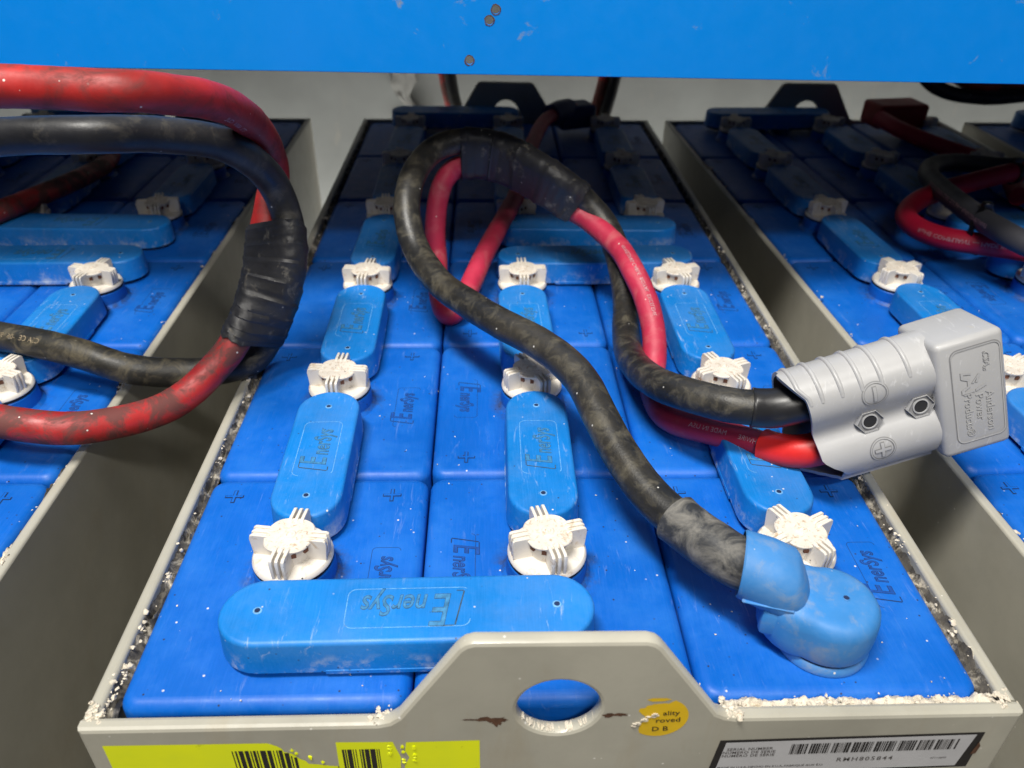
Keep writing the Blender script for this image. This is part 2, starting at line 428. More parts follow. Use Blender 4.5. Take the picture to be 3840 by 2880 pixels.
def plus(bm, cx, cy, z, md, mf, s=6.0, th=1.7):
    for mt, zz, g in ((md, z + 0.10, 0.6), (mf, z + 0.45, 0.0)):
        for a, b in ((s + g, th / 2 + g), (th / 2 + g, s + g)):
            vs = [bm.verts.new(Vector((cx + x * a, cy + y * b, zz + (0.004 if a < b else 0)))) for x, y in ((-1, -1), (1, -1), (1, 1), (-1, 1))]
            bm.faces.new(vs).material_index = mt

ROT90 = Matrix.Rotation(R(90), 4, 'Z')
def make_cell_mesh():
    bm = bmesh.new()
    w, d = CW - 1.2, CD - 1.2
    rs = [rrect(w, d, 10, -260), rrect(w, d, 10, -7)]
    for i in range(1, 8):
        a = R(90 * i / 7); ins = 7 * (1 - math.cos(a)); rs.append(rrect(w - 2 * ins, d - 2 * ins, 10 - ins * 0.8, -7 + 7 * math.sin(a)))
    rings(bm, rs, 0, True, True)
    lathe(bm, [(28.5, 0.02), (27.0, 1.4), (25.6, 2.6), (25.0, 13.2), (24.2, 14.2), (20, 14.2)], 0, 0, 40, 0, None, False, True)
    logo(bm, Matrix.Translation(((0.845 - 0.5) * CW, (0.47 - 0.5) * CD, 0)) @ ROT90, 40, 1, 2, 0.5)
    T = Matrix.Translation(((0.845 - 0.5) * CW, (0.47 - 0.5) * CD, 0)) @ ROT90
    frame_line(bm, 56, 19, 3, 0.3, 0.08, 1, T, lambda t: 0.42 < t < 0.72)
    plus(bm, (0.13 - 0.5) * CW, (0.89 - 0.5) * CD, 0, 1, 0); plus(bm, (0.835 - 0.5) * CW, (0.89 - 0.5) * CD, 0, 1, 0)
    return bm

def make_cap_mesh():
    """vent cap on its gasket: scalloped hub and four three-finned wings"""
    bm = bmesh.new()
    lathe(bm, [(20, 14.3), (24.6, 14.3), (24.9, 15.2), (24.6, 16.0), (20, 16.0)], 0, 0, 40, 1)
    lathe(bm, [(20, 16.02), (24.3, 16.02), (24.9, 16.9), (24.6, 18.6), (23.4, 19.8), (12, 20.0)], 0, 0, 44, 0)
    # hub: narrow drum flaring to a scalloped disc
    n = 64; rs = []
    for z, base, amp in ((19.5, 12.0, 0.0), (27.0, 12.4, 0.6), (30.5, 13.6, 1.4), (32.6, 15.2, -0.7), (33.6, 15.4, -0.7), (34.3, 14.8, -0.6), (34.2, 9, 0), (34.2, 4.2, 0), (34.9, 3.4, 0), (34.9, 1.9, 0), (34.0, 1.3, 0)):
        rs.append([Vector(((base + amp * math.cos(4 * a)) * math.cos(a), (base + amp * math.cos(4 * a)) * math.sin(a), z)) for a in [2 * math.pi * i / n for i in range(n)]])
    rings(bm, rs, 0, False, True)
    for f in bm.faces:
        if f.calc_center_median().z > 33.9: f.material_index = 3
    for q in range(4):
        M = Matrix.Rotation(R(90 * q), 4, 'Z')
        for k in (-1, 0, 1):
            # fin: tapered slab, chamfered at the outer top
            y0 = k * 3.7 - 1.05; y1 = k * 3.7 + 1.05
            prof = [(10, 19.6), (23.2, 19.6), (24.2, 32.0), (23.6, 34.6), (22.2, 35.6), (13.5, 35.6), (10, 33.8)]
            f3 = lambda u, w, dd: M @ Vector((u, dd, w))
            plate(bm, prof, [], y0, y1, 0.45, f3)
        box(bm, 10, 22.4 if q % 2 == 0 else 20.5, -3.6, 3.6, 19.6, 34.2 if q % 2 == 0 else 29.0, 0, mat=0, M=M)
        M2 = Matrix.Rotation(R(90 * q + 27), 4, 'Z'); M3 = Matrix.Rotation(R(90 * q - 27), 4, 'Z')
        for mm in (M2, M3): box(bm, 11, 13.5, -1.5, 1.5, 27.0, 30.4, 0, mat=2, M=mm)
    return bm

def stad_solid(bm, hl, r, z0, z1, ax, b=2.6, mat=0, draft=1.0, cx=0, cy=0):
    rs = [stadium(hl, r - 1.5, z0, ax, 14, cx, cy), stadium(hl, r, z0, ax, 14, cx, cy), stadium(hl, r - draft, z1 - b, ax, 14, cx, cy)]
    for i in range(1, 5):
        a = R(90 * i / 4); rs.append(stadium(hl, r - draft - b * (1 - math.cos(a)), z1 - b + b * math.sin(a), ax, 14, cx, cy))
    rings(bm, rs, mat)

def make_cover_mesh(hl, ax, side=1, both=True):
    """insulating cover over a lead link: stadium block, pin holes, moulded name"""
    bm = bmesh.new(); Z = 27.0
    stad_solid(bm, hl, 24.6, 4.4, Z, ax)
    A = Matrix.Identity(4) if ax == 'x' else ROT90
    L = hl + 25
    box(bm, -L * 0.42, L * 0.30, -24.9, -23.4, 2.6, 6.0, 0.4, 1, 0, A); box(bm, -L * 0.42, L * 0.30, 23.4, 24.9, 2.6, 6.0, 0.4, 1, 0, A)
    stad_solid(bm, hl, 21, 0.3, 5, ax, 1, 1)  # dark core painted as the shadow gap under the cover
    for e in (-1, 1):
        c = A @ Vector((e * (hl + 2), 0, 0))
        lathe(bm, [(2.6, Z + 0.02), (2.0, Z + 0.35), (1.7, Z + 0.3)], c.x, c.y, 14, 2, None, False, False)
        lathe(bm, [(1.75, Z + 0.06), (0.5, Z + 0.07)], c.x, c.y, 14, 1, None, False, True)  # dark disc, the shade in the pin hole is painted
    T = Matrix.Translation((0, 0, Z)) @ A
    if ax == 'x': T = Matrix.Translation((0, 0, Z)) @ Matrix.Rotation(R(180), 4, 'Z') @ A
    logo(bm, T @ Matrix.Translation((0, -2.5, 0)), 44 if ax == 'y' else 54, 3, 4, 0.42)
    frame_line(bm, 62 if ax == 'y' else 70, 28, 5, 0.4, 0.1, 2, T, lambda t: 0.45 < t < 0.6)
    return bm

mesh_cell = obj('cell', make_cell_mesh(), [M_CELL, M_GRIME_SHADE, M_LETTER2], None, 30)
mesh_cap = obj('vent_cap', make_cap_mesh(), [M_WHITE, M_GASKET, M_BROWN, M_CAPTOP], None, 35)
mesh_cov = obj('link_cover', make_cover_mesh(49, 'y'), [M_COVER, M_GRIME_SHADE, M_CHALK, M_GRIME2, M_LETTER], None, 35)
mesh_bar = obj('cross_cover', make_cover_mesh(82, 'x'), [M_COVER, M_GRIME_SHADE, M_CHALK, M_GRIME2, M_LETTER], None, 35)
protos = [mesh_cell, mesh_cap, mesh_cov, mesh_bar]

def inst(proto, parent, loc, rz=0, name=None):
    c = proto.copy(); col.objects.link(c); c.parent = parent
    if name: c.name = name
    c.location = Vector(loc) * S; c.rotation_euler = (0, 0, rz)
    return c

def lug_outline():
    z0, zt = -700, 3
    top = [(486, zt), (330, zt), (325, 4.2), (320, 7), (285, 61), (281.5, 64.4), (277, 66), (193, 67), (188.5, 65.4), (185, 62), (153, 9), (148, 4.6), (142, zt), (-12, zt)]
    return [(-12, z0), (486, z0)] + top

def make_tray():
    bm = bmesh.new()
    yb = LY + 12
    hole = circ(236, 15, 21.5, 36, False, 22)
    plate(bm, lug_outline(), [hole], 0, 8.2, 2.4, lambda u, w, d: Vector((u, -14.2 + d, w)))
    plate(bm, lug_outline(), [hole], 0, 8, 2.4, lambda u, w, d: Vector((u, yb - 8 + d, w)))
    for x0 in (-12, 478.2):
        box(bm, x0, x0 + 7.8, -6.05, yb - 7.95, -700, 3.0, 2.2, 3, 0, None, lambda e: abs(e.verts[0].co.z - 3) < .01 and abs(e.verts[1].co.z - 3) < .01 and abs(e.verts[0].co.x - e.verts[1].co.x) < .01)
    return bm

def crumbs(spots, seed):
    rnd = random.Random(seed); bm = bmesh.new()
    for x, y, z, r in spots:
        t = bmesh.new(); bmesh.ops.create_icosphere(t, subdivisions=1 if r < 1.0 else 2, radius=r)
        sx, sy, sz = rnd.uniform(.7, 1.5), rnd.uniform(.7, 1.5), rnd.uniform(.45, .9)
        off = Vector((rnd.random() * 99, rnd.random() * 99, 0))
        for v in t.verts:
            k = 1 + 0.9 * noise.noise(v.co * (1.3 / r) + off)
            v.co = Vector((v.co.x * sx * k, v.co.y * sy * k, v.co.z * sz * k)) + Vector((x, y, z + r * 0.3))
        merge(bm, t, 0)
    return bm

BARS = [(79 + 76, 43, 0), (318, 2.775 * CD, 0), (318, 3.25 * CD, 0)]
def battery(loc, rz, label, rows=range(6), crumb=200, seed=1):
    b = empty('forklift_battery', loc, (0, 0, rz))
    tag(b, label, 'battery', 'batteries side by side under the rack')
    tr = obj('tray', make_tray(), M_TRAY, b, 32)
    rnd = random.Random(seed)
    for r in rows:
        for c in range(3):
            cx, cy = (c + .5) * CW, (r + .5) * CD; ox = -3 if (c == 0 and r < 2) else 0
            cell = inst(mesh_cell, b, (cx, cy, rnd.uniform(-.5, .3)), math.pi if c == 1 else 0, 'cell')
            ang = rnd.choice([0, 0, 90]) + rnd.uniform(-9, 9)
            if (r, c) in CAP_ROT: ang = CAP_ROT[(r, c)]
            inst(mesh_cap, cell, (0, 0, 0), R(ang) - (math.pi if c == 1 else 0), 'vent_cap')
    for c in range(3):
        for j in range(5):
            if c > 0 and j == 2: continue
            if j + 1 not in rows: continue
            inst(mesh_cov, b, ((c + .5) * CW + rnd.uniform(-1, 1), (j + 1) * CD + rnd.uniform(-1, 1), 0), R(rnd.uniform(-1.2, 1.2)), 'link_cover')
    if 0 in rows: inst(mesh_bar, b, (155, 43, 0), R(0.6), 'link_cover')
    if 2 in rows: inst(mesh_bar, b, (318, 524, 0.2), R(0.8), 'link_cover')
    inst(mesh_bar, b, (318, 615, 0.2), R(-1.4), 'link_cover')
    inst(mesh_bar, b, (150, LY - 42, 6), R(0), 'link_cover')
    spots = []
    for _ in range(crumb):
        side = rnd.random()
        if side < .42: x, y = rnd.uniform(-6, 1), LY * rnd.random() ** 1.6
        elif side < .84: x, y = rnd.uniform(473, 480), LY * rnd.random() ** 1.6
        else: x, y = rnd.uniform(330, 474), rnd.uniform(-7, 0)
        # crust gathers in clumps
        if noise.noise(Vector((0 if side < .84 else x * .03, y * .03, seed + (7 if x > 200 else 0)))) < 0.08 and rnd.random() < .9: continue
        spots.append((x, y, rnd.uniform(-1, 2.6), rnd.choice([.4, .5, .6, .8, 1.0, 1.3]) * rnd.uniform(.8, 1.2)))
    for cxx, cyy, n in ((-6, -4, 30), (479, -5, 22), (328, -8, 26), (144, -8, 20)):
        for _ in range(n): spots.append((cxx + rnd.gauss(0, 3.2), cyy + rnd.gauss(0, 3), 3 + rnd.uniform(-1, .4), rnd.uniform(.4, 1.5)))
    for _ in range(int(crumb * .2)):
        spots.append((rnd.uniform(4, 470), LY * rnd.random() ** 1.5, 0.0, rnd.uniform(.25, .7)))
    bm = crumbs(spots, seed)
    # crust lodged in the slot between the cells and the tray wall
    prev = None
    for i in range(181):
        x = 326 + 150 * i / 180; row = []
        for j in range(6):
            y = -8.5 + 10 * j / 5 + 1.6 * noise.noise(Vector((x * .18, 3, seed)))
            h = noise.noise(Vector((x * .06, 9, seed))) * 4.5 + noise.noise(Vector((x * .3, j * .8, seed))) * 3 + noise.noise(Vector((x * .9, j * 1.7, seed))) * 1.6 - 2.0
            row.append(bm.verts.new(Vector((x, y, 1.2 + max(-4, min(h, 4.5)) - (3 if j in (0, 5) else 0)))))
        if prev:
            for j in range(5): bm.faces.new((prev[j], prev[j + 1], row[j + 1], row[j]))
        prev = row
    for xa, xb, sd_ in ((-9.5, 1.4, 1), (472.6, 483.5, 2)):
        n = 900; prev = None
        for i in range(n + 1):
            y = -4 + (LY + 4) * i / n
            row = []
            hs = []
            for j in range(9):
                x = xa + (xb - xa) * j / 8
                big = noise.noise(Vector((y * .014, sd_ * 5, seed)))
                h = big * 7 + noise.noise(Vector((y * .09, j * .5, seed + sd_))) * 4 + noise.noise(Vector((y * .35, j * .9, seed))) * 2.4 + noise.noise(Vector((y * .9, j * 1.7, seed))) * 0.5
                onrim = (x < -3.4) if sd_ == 1 else (x > 477.6)
                z = min(-1.0 + h, 4.4) if onrim else max(-8, min(-4.6 + h * 1.0, 3.4))
                if j in (0, 8): z -= 3.0
                hs.append(z); row.append(bm.verts.new(Vector((x + .5 * noise.noise(Vector((y * .3, j, 4))), y, z))))
            if prev:
                for j in range(8): bm.faces.new((prev[j], prev[j + 1], row[j + 1], row[j])).material_index = 0 if (hs[j] + hs[j + 1]) / 2 > 1.2 else 1
            prev = row
    tag(obj('sulphate_residue', bm, [M_CHALKY, M_SLOT], tr, 60), kind='stuff')
    return b, tr

CAP_ROT = {(0, 0): -8, (0, 1): 14, (0, 2): 28, (1, 0): -4, (1, 1): 24, (1, 2): 22, (2, 0): -6, (2, 1): 2, (2, 2): 15, (3, 0): 6, (3, 2): 14}
main, main_tray = battery((0, 0, 0), 0, 'middle battery whose grey steel tray front shows yellow label, serial plate and lifting hole', crumb=800, seed=3)
CAP_ROT = {(2, 2): -14, (1, 2): -20, (3, 2): 12}
left, _ = battery((-115 - LX, 0, 0), 0, 'blue battery at left edge under the thick red and black cable loop', crumb=350, seed=11)
CAP_ROT = {(2, 0): 22, (3, 0): 10, (1, 0): 30}
right, _ = battery((568, 0, 0), R(2.0), 'blue battery right of the grey plug with zip-tied new cables lying on it', crumb=350, seed=23)
far, _ = battery((1066, 0, 0), 0, 'mostly hidden battery at far right edge behind the coiled cables', rows=range(2, 6), crumb=60, seed=31)
for p in protos: bpy.data.objects.remove(p)

# ---- labels stuck to the middle tray's front
YF = -14.2
def quad(bm, pts, mat=0, y=0.0):
    vs = [bm.verts.new(Vector((x, YF - y, z))) for x, z in pts]; f = bm.faces.new(vs); f.material_index = mat
def FT(x, z, y): return Matrix.Translation((x, YF - y, z)) @ Matrix.Rotation(R(90), 4, 'X')
bm = bmesh.new(); rnd = random.Random(5)
tear = [(83, -10.5)]
for i in range(9): tear.append((85 + i * 2.3 + rnd.uniform(-1, 1), -12 - i * 2.2 + rnd.uniform(-1, 1)))
tear += [(108, -31), (114, -32.5), (118.5, -33)]
quad(bm, [(-2, -62), (118, -62)] + tear[::-1] + [(-2, -10)], 0, 0.15)
quad(bm, [(118, -62), (153, -62), (151.5, -40), (152.5, -26), (149, -11.5), (119, -10.8)], 0, 0.15)
quad(bm, [(154, -62), (195, -62), (195, -11.5), (156, -12), (155, -20), (157, -26), (154, -34)], 0, 0.15)
quad(bm, [(118, -62), (118.5, -62), (118.5, -33), (118, -33)], 0, 0.15)
x = 63.5
for w, g in ((.6, 1.1), (1, .9), (2.4, .8), (2.1, .8), (.7, .7), (1.5, .6), (.7, 1), (3, .7), (2.2, .9), (.5, 1.2), (.7, .5), (2, .8), (2.4, .6), (.7, .9), (1.6, .6)):
    zt = -17 if x < 90 else -17 - (x - 88) * 0.9
    quad(bm, [(x, -62), (x + w, -62), (x + w, zt), (x, zt)], 1, 0.25); x += w + g
x = 121.5
for w, g in ((1.2, .4), (.7, .5), (2.4, .6), (.5, .9), (.5, 1.6), (.6, .5), (1.2, .5), (2.4, .5), (2.8, .6), (.5, .6), (.5, 0)):
    quad(bm, [(x, -36), (x + w, -36), (x + w, -17.5), (x, -17.5)], 1, 0.25); x += w + g
for _ in range(26):   # crumpled torn bits
    cx, cz = rnd.choice([(154, rnd.uniform(-34, -13)), (160, rnd.uniform(-32, -14)), (147, rnd.uniform(-24, -12)), (rnd.uniform(84, 118), None)])
    if cz is None: cz = -12 - (cx - 84) * .65 + rnd.uniform(-1, 2)
    t = bmesh.new(); bmesh.ops.create_icosphere(t, subdivisions=1, radius=1)
    for v in t.verts: v.co = Vector((v.co.x * rnd.uniform(.6, 1.6) + cx, YF - .3 + v.co.y * .5, v.co.z * rnd.uniform(.6, 2.2) + cz))
    merge(bm, t, 0)
tag(obj('barcode_label', bm, [M_YEL, M_INK], main_tray, recalc=False), 'torn fluorescent yellow label with black barcode')
bm = bmesh.new()
quad(bm, [(322, -49.5), (470, -46), (470, -13.2), (325, -16.2)], 1, 0.15)
quad(bm, [(326, -47.8), (463, -44.5), (466, -15), (328.5, -18.2)], 0, 0.3)
quad(bm, [(468, -34), (471, -33), (471.5, -26), (469.5, -22)], 3, 0.35)
for i, s in enumerate(('SERIAL NUMBER', 'NÚMERO DE SERIE', 'NUMÉRO DE SÉRIE')):
    add_text(bm, s, 3.3, FT(342.5, -24.3 - i * 3.1, .45) @ Matrix.Rotation(R(1.2), 4, 'Z'), 2, bold=0.05, sp=1.08)
add_text(bm, 'MADE IN U.S.A.,HECHO EN E.U.A.,FABRIQUÉ AUX É.U.', 2.5, FT(357, -41.5, .45) @ Matrix.Rotation(R(1.2), 4, 'Z'), 2, bold=0.03)
add_text(bm, 'RMH805844', 5.2, FT(409, -36, .45) @ Matrix.Rotation(R(1.2), 4, 'Z'), 2, bold=0.04, sp=1.25)
add_text(bm, '07115890', 2.3, FT(451, -36.5, .45) @ Matrix.Rotation(R(1.2), 4, 'Z'), 2)
x = 365; rnd = random.Random(8); k = 0
while x < 458:
    w = rnd.choice([.35, .35, .5, .9, 1.2]); zz = -20.6 + (x - 365) * 0.021
    dk = 1 if w > .4 else 2
    quad(bm, [(x, zz - 9.5), (x + w, zz - 9.5), (x + w, zz), (x, zz)], dk, 0.45); k += 1
    x += w + rnd.choice([.35, .45, .6]) + (1.2 if k % 9 == 0 else 0)
tag(obj('serial_plate', bm, [M_LAB, M_INK, M_INK2, M_RUST], main_tray, recalc=False), 'white serial number plate with black border and barcode')
bm = bmesh.new()
cc = []
for i in range(40):
    a = 2 * math.pi * i / 40; rr = 15.5
    if 140 < math.degrees(a) < 232: rr = 15.5 - 8.5 * math.sin((math.degrees(a) - 140) / 92 * math.pi) + random.uniform(-1, 1)
    if 70 < math.degrees(a) < 140: rr = 12 + random.uniform(-.6, .6)
    cc.append((289 + rr * math.cos(a), 5.5 + 1.05 * rr * math.sin(a)))
quad(bm, cc, 0, 0.15)
quad(bm, [(281, 21), (284, 22.3), (291, 22.2), (294, 21), (290, 19.6), (284, 19.4)], 0, 0.2)
for s, x, z, sz in (('ality', 295, 9.5, 5.4), ('roved', 294, 3.4, 5.6), ('D B', 290.5, -4.2, 5.6)):
    add_text(bm, s, sz, FT(x, z, .35) @ Matrix.Rotation(R(3), 4, 'Z'), 1, bold=0.04)
for i in range(16):
    t = bmesh.new(); bmesh.ops.create_icosphere(t, subdivisions=1, radius=1)
    cx = 277 + i * .7 + random.uniform(-1.5, 1.5); cz = -1 + i * .7 + random.uniform(-1.5, 1.5)
    for v in t.verts: v.co = Vector((v.co.x * 1.6 + cx, YF - .3 + v.co.y * .6, v.co.z * .8 + cz))
    merge(bm, t, 2)
tag(obj('round_sticker', bm, [M_GOLD, M_INK, M_CHALKY], main_tray, recalc=False), 'torn round yellow approval sticker')
# chipped paint and crust round the lifting hole
bm = bmesh.new(); rnd = random.Random(4)
def blotch(cx, cz, w, h, mat, y=0.12, n=22):
    quad(bm, [(cx + w * (1 + rnd.uniform(-.35, .15)) * math.cos(2 * math.pi * i / n), cz + h * (1 + rnd.uniform(-.6, .3)) * math.sin(2 * math.pi * i / n)) for i in range(n)], mat, y)
blotch(202, 6.5, 9, 2.4, 0); blotch(204, 4, 3, 3, 0, .14); blotch(190, 6.8, 5, .8, 0); blotch(266, 8.5, 7, 1.6, 0); blotch(262, 7.6, 2, 1.8, 0, .14)
for i in range(26):
    a = R(rnd.gauss(265, 30)); rr = rnd.uniform(21.3, 22.0)
    t = bmesh.new(); bmesh.ops.create_icosphere(t, subdivisions=1, radius=rnd.uniform(.3, .7))
    for v in t.verts: v.co = Vector((v.co.x * 1.8, v.co.y * 1.2, v.co.z * .5)) + Vector((236 + rr * math.cos(a), rnd.uniform(-13.4, -8), 15 + rr * math.sin(a)))
    merge(bm, t, 1)
obj('chipped_paint', bm, [M_RUST, M_CHALKY], main_tray, recalc=False)

# ------------------------------------------------------------------ cables
LEFT_RED = [ (-113.0,211.7,265.0), (-82.3,226.9,265.0), (-29.5,228.1,263.0), (0.2,243.5,258.0), (23.8,290.2,240.0), (27.3,351.5,205.0), (25.9,383.9,165.0), (21.9,371.3,140.0), (16.2,357.7,118.0), (13.4,337.9,93.0), (6.2,318.4,69.0), (-4.4,299.9,50.0), (-18.0,287.8,35.0), (-41.5,262.9,20.0), (-64.0,238.7,20.0), (-99.4,213.0,28.0), (-140.7,208.3,36.0), (-206.5,223.6,40.0)]
LEFT_BLACK = [ (-167.0,272.4,215.0), (-120.6,274.3,222.0), (-58.8,273.7,224.0), (-26.8,295.2,218.0), (5.7,316.9,207.0), (22.4,332.6,190.0), (32.0,351.4,165.0), (38.8,351.8,140.0), (41.8,341.6,120.0), (39.0,331.5,96.0), (28.8,328.3,68.0), (13.4,333.8,36.0), (-2.1,324.6,17.0), (-27.2,308.5,17.0), (-53.3,304.4,17.0), (-92.6,293.9,28.0), (-133.8,300.0,40.0), (-179.7,315.5,42.0), (-251.4,336.8,42.0)]
MID_BLACK = [ (362.6,38.1,47.0), (348.0,51.2,48.0), (326.6,72.4,48.0), (313.8,90.2,48.0), (300.2,112.1,50.0), (286.7,141.9,57.0), (276.0,174.0,66.0), (265.1,208.6,74.0), (242.8,247.2,76.0), (210.9,286.5,74.0), (184.3,324.1,72.0), (161.2,358.6,72.0), (140.2,403.0,78.0), (130.0,426.0,93.0), (126.5,446.4,112.0), (131.7,476.4,130.0), (146.4,506.5,142.0), (166.9,516.9,148.0), (187.7,518.5,149.0), (214.1,515.2,146.0), (245.0,492.1,137.0), (273.8,478.8,122.0), (298.4,479.1,102.0), (320.8,461.6,78.0), (329.7,428.5,52.0), (331.2,398.0,34.0), (325.7,355.2,24.0), (322.3,308.8,28.0), (324.3,255.0,44.0), (336.8,214.0,58.0), (366.3,184.0,66.0), (387.2,178.5,67.0)]
MID_RED = [ (345.5,1062.9,42.0), (321.5,1039.4,42.0), (292.1,989.7,42.0), (267.3,872.7,42.0), (250.1,750.5,42.0), (236.2,662.3,41.0), (219.6,588.9,40.0), (199.9,506.5,38.0), (184.0,450.5,26.0), (175.2,426.2,16.0), (164.7,412.9,12.0), (156.5,429.1,14.0), (151.0,465.0,22.0), (149.2,494.8,38.0), (147.8,500.7,58.0), (150.4,510.4,88.0), (157.8,519.2,110.0), (170.1,523.4,121.0), (182.8,518.5,125.0), (207.3,522.2,122.0), (237.1,505.6,114.0), (264.2,490.2,103.0), (278.5,482.3,96.0), (301.5,468.9,86.0), (324.4,431.6,76.0), (333.5,385.7,70.0), (342.0,356.9,55.0), (345.3,330.7,38.0), (344.5,313.8,22.0), (339.2,291.4,12.0), (337.9,256.0,14.0), (346.0,230.0,18.0), (378.0,205.0,24.0), (397.0,186.0,29.0)]
RIGHT_BLACK = [ (765.0,433.1,62.0), (747.3,472.4,62.0), (741.1,506.3,62.0), (740.6,547.7,60.0), (748.8,618.8,56.0), (759.0,673.4,52.0), (772.4,721.7,48.0), (798.2,767.7,44.0), (833.6,798.2,40.0), (878.3,817.4,34.0), (924.2,824.2,28.0), (973.5,816.6,28.0)]
RIGHT_RED = [ (970.0,737.7,60.0), (884.1,705.2,60.0), (851.7,696.5,58.0), (816.1,685.2,54.0), (769.9,673.8,46.0), (727.1,651.0,40.0), (696.6,614.1,36.0), (695.4,579.3,34.0), (711.9,551.3,34.0), (737.2,532.5,36.0), (768.7,514.3,38.0), (793.1,495.4,40.0)]
FAR_RED = [ (840.4,1027.7,40.0), (851.2,980.9,36.0), (886.1,925.0,28.0), (930.1,876.7,20.0), (925.0,784.9,20.0), (901.3,721.2,20.0)]
LEFT_FAR_RED = [ (-364.8,578.3,40.0), (-351.5,611.5,40.0), (-339.8,650.8,38.0), (-327.1,729.3,32.0), (-327.0,823.7,22.0), (-344.3,905.0,16.0)]


def cable(name, pts, r, m, parent, step=3.0, seed=0, prints=(), shrinks=(), n=22, bump=0.35, then=None):
    fr = path_frames(pts, step)
    bm = bmesh.new(); tube(bm, fr, r, n, 0, bump, seed)
    mats = [m, M_PRINT, M_PRINT2, m]
    if then:                                     # the jacket is dirtier beyond this point
        k = fr.index(min(fr, key=lambda f: (f[0] - Vector(then[0])).length)); bm.faces.ensure_lookup_table()
        for f in bm.faces[k * n:]: f.material_index = 3
        mats[3] = then[1]
    for p, txt, size, off, flip, mi in prints:
        text_on(bm, fr, r, txt, size, s_near(fr, p), mi, off, flip)
    o = obj(name, bm, mats, parent, 50)
    for nm, s0, s1, rr, mm in shrinks:
        f2 = sub(fr, s0, s1); b2 = bmesh.new()
        w = lambda s, a: (0.5 if min(s - s0, s1 - s) < 1.5 else 0)
        tube(b2, f2, rr, n, 0, 0.5, seed + 9, True, w)
        obj(nm, b2, mm, o, 50)
    return o, fr

def wrap(name, A, B, r, parent, seed=0, pitch=9, step=2.0):
    """tape wound round two cables lying side by side"""
    fa = path_frames(A, step); n = len(fa); fbp = path_frames(B, step)
    fb = [fbp[min(len(fbp) - 1, int(i * (len(fbp) - 1) / (n - 1) + .5))] for i in range(n)]
    rs = []; s = 0; m = 44
    for i in range(n):
        a, b = fa[i][0], fb[i][0]; t = (fa[i][1] + fb[i][1]).normalized()
        u = b - a; u = u - t * u.dot(t); h = u.length / 2; u.normalize(); v = t.cross(u); c = (a + b) / 2
        if i: s += (c - pc).length
        pc = c; ring = []
        for k in range(m):
            q = 2 * math.pi * k / m
            cx = math.cos(q); sx = math.sin(q)
            x = (h if cx > 0 else -h) * (1 if abs(cx) > 0.02 else 0) + r * cx; y = r * sx * 0.97
            d = u * cx + v * sx
            lap = ((s + 6 * math.sin(q + 1) + 3 * math.sin(2 * q)) / pitch) % 1.0
            wr = 1.0 * (1 - lap) ** 3 + 0.7 * noise.noise((c + d * r) * 0.16 + Vector((seed, 0, 0))) + 0.45 * noise.noise(Vector((s * .55, q * 1.4, seed)))
            ring.append(c + u * x + v * y + d * wr + t * (noise.noise(Vector((q * 2, seed, 5))) * 3 if i in (0, n - 1) else 0))
        rs.append(ring)
    bm = bmesh.new(); rings(bm, rs, 0)
    # loose curled ends of tape
    return obj(name, bm, M_TAPE, parent, 28)

# --- left lead
ll = empty('power_lead', LEFT_RED[2]); 
tag(ll, 'thick red and black cable loop bound with black tape at left', 'cable', 'heavy battery cables')
def unloc(o, root):
    o.matrix_parent_inverse = Matrix.Translation(-root.location)
    return o
red_l, fr_lr = cable('red_cable', LEFT_RED, 12.3, M_RED, ll, seed=2, then=(LEFT_RED[9], M_RED_B), prints=(((22, 285, 242), 'FT2  600V  CUL', 5.2, 0.75, True, 1),))
blk_l, fr_lb = cable('black_cable', LEFT_BLACK, 12.4, M_RUB2, ll, seed=5, then=(LEFT_BLACK[10], M_RUB4), prints=(((-160, 305, 41), 'CSA CE  -06  90°C  600V  FT2', 6.2, 0.1, False, 2),))
i0 = lambda fr, p: fr.index(min(fr, key=lambda f: (f[0] - Vector(p)).length))
def cut(fr, p, q, k=8):
    a, b = i0(fr, p), i0(fr, q); a, b = min(a, b), max(a, b)
    ix = [a + round((b - a) * j / k) for j in range(k + 1)]
    return [fr[j][0].copy() for j in ix]
tp_l = wrap('tape_wrap', cut(fr_lb, LEFT_BLACK[7], LEFT_BLACK[11]), cut(fr_lr, LEFT_RED[8], LEFT_RED[11]), 13.6, ll, seed=3, pitch=14)
# --- middle lead
ml = empty('power_lead', MID_BLACK[0])
tag(ml, 'looped black and red cables joining a blue terminal boot to the grey plug', 'cable', 'heavy battery cables')
def send(fr): return fr[-1][4]
_f = path_frames(MID_BLACK); _g = path_frames(MID_RED)
sB = 70; sC = s_near(_f, (365, 181, 66)) + 12
BL_END = [(396, 172.5, 70.5), (421, 171, 79), (450, 173, 89)]
RD_END = [(409, 173, 34), (420, 166, 38.5), (434, 165, 43.5), (448, 166, 48)]
MID_BLACK = [(364, 47.5, 41.5), (356, 50, 44.5), (345, 53.5, 46.8), (334, 61.5, 48)] + MID_BLACK[3:] + BL_END; MID_RED = MID_RED + RD_END
blk_m, fr_mb = cable('black_cable', MID_BLACK, 12.4, M_RUB, ml, seed=8, shrinks=(('shrink_tube', 4, sB, 15.2, M_SHRINK), ('shrink_tube', sC, sC + 75, 13.6, M_SHRINK2)))
sD = s_near(path_frames(MID_RED), (399, 184.5, 30))
red_m, fr_mr = cable('red_cable', MID_RED, 10.4, M_PINK, ml, seed=12, prints=(
    ((352, 214, 24), 'SOUTHWIRE       MADE IN USA', 5.0, -0.1, True, 1), ((320, 414, 76), '4/0 WELDING CABLE  ROYAL  EXCELENE', 4.6, -0.35, False, 1)),
    shrinks=(('shrink_tube', sD, sD + 60, 12.0, M_REDSH),))
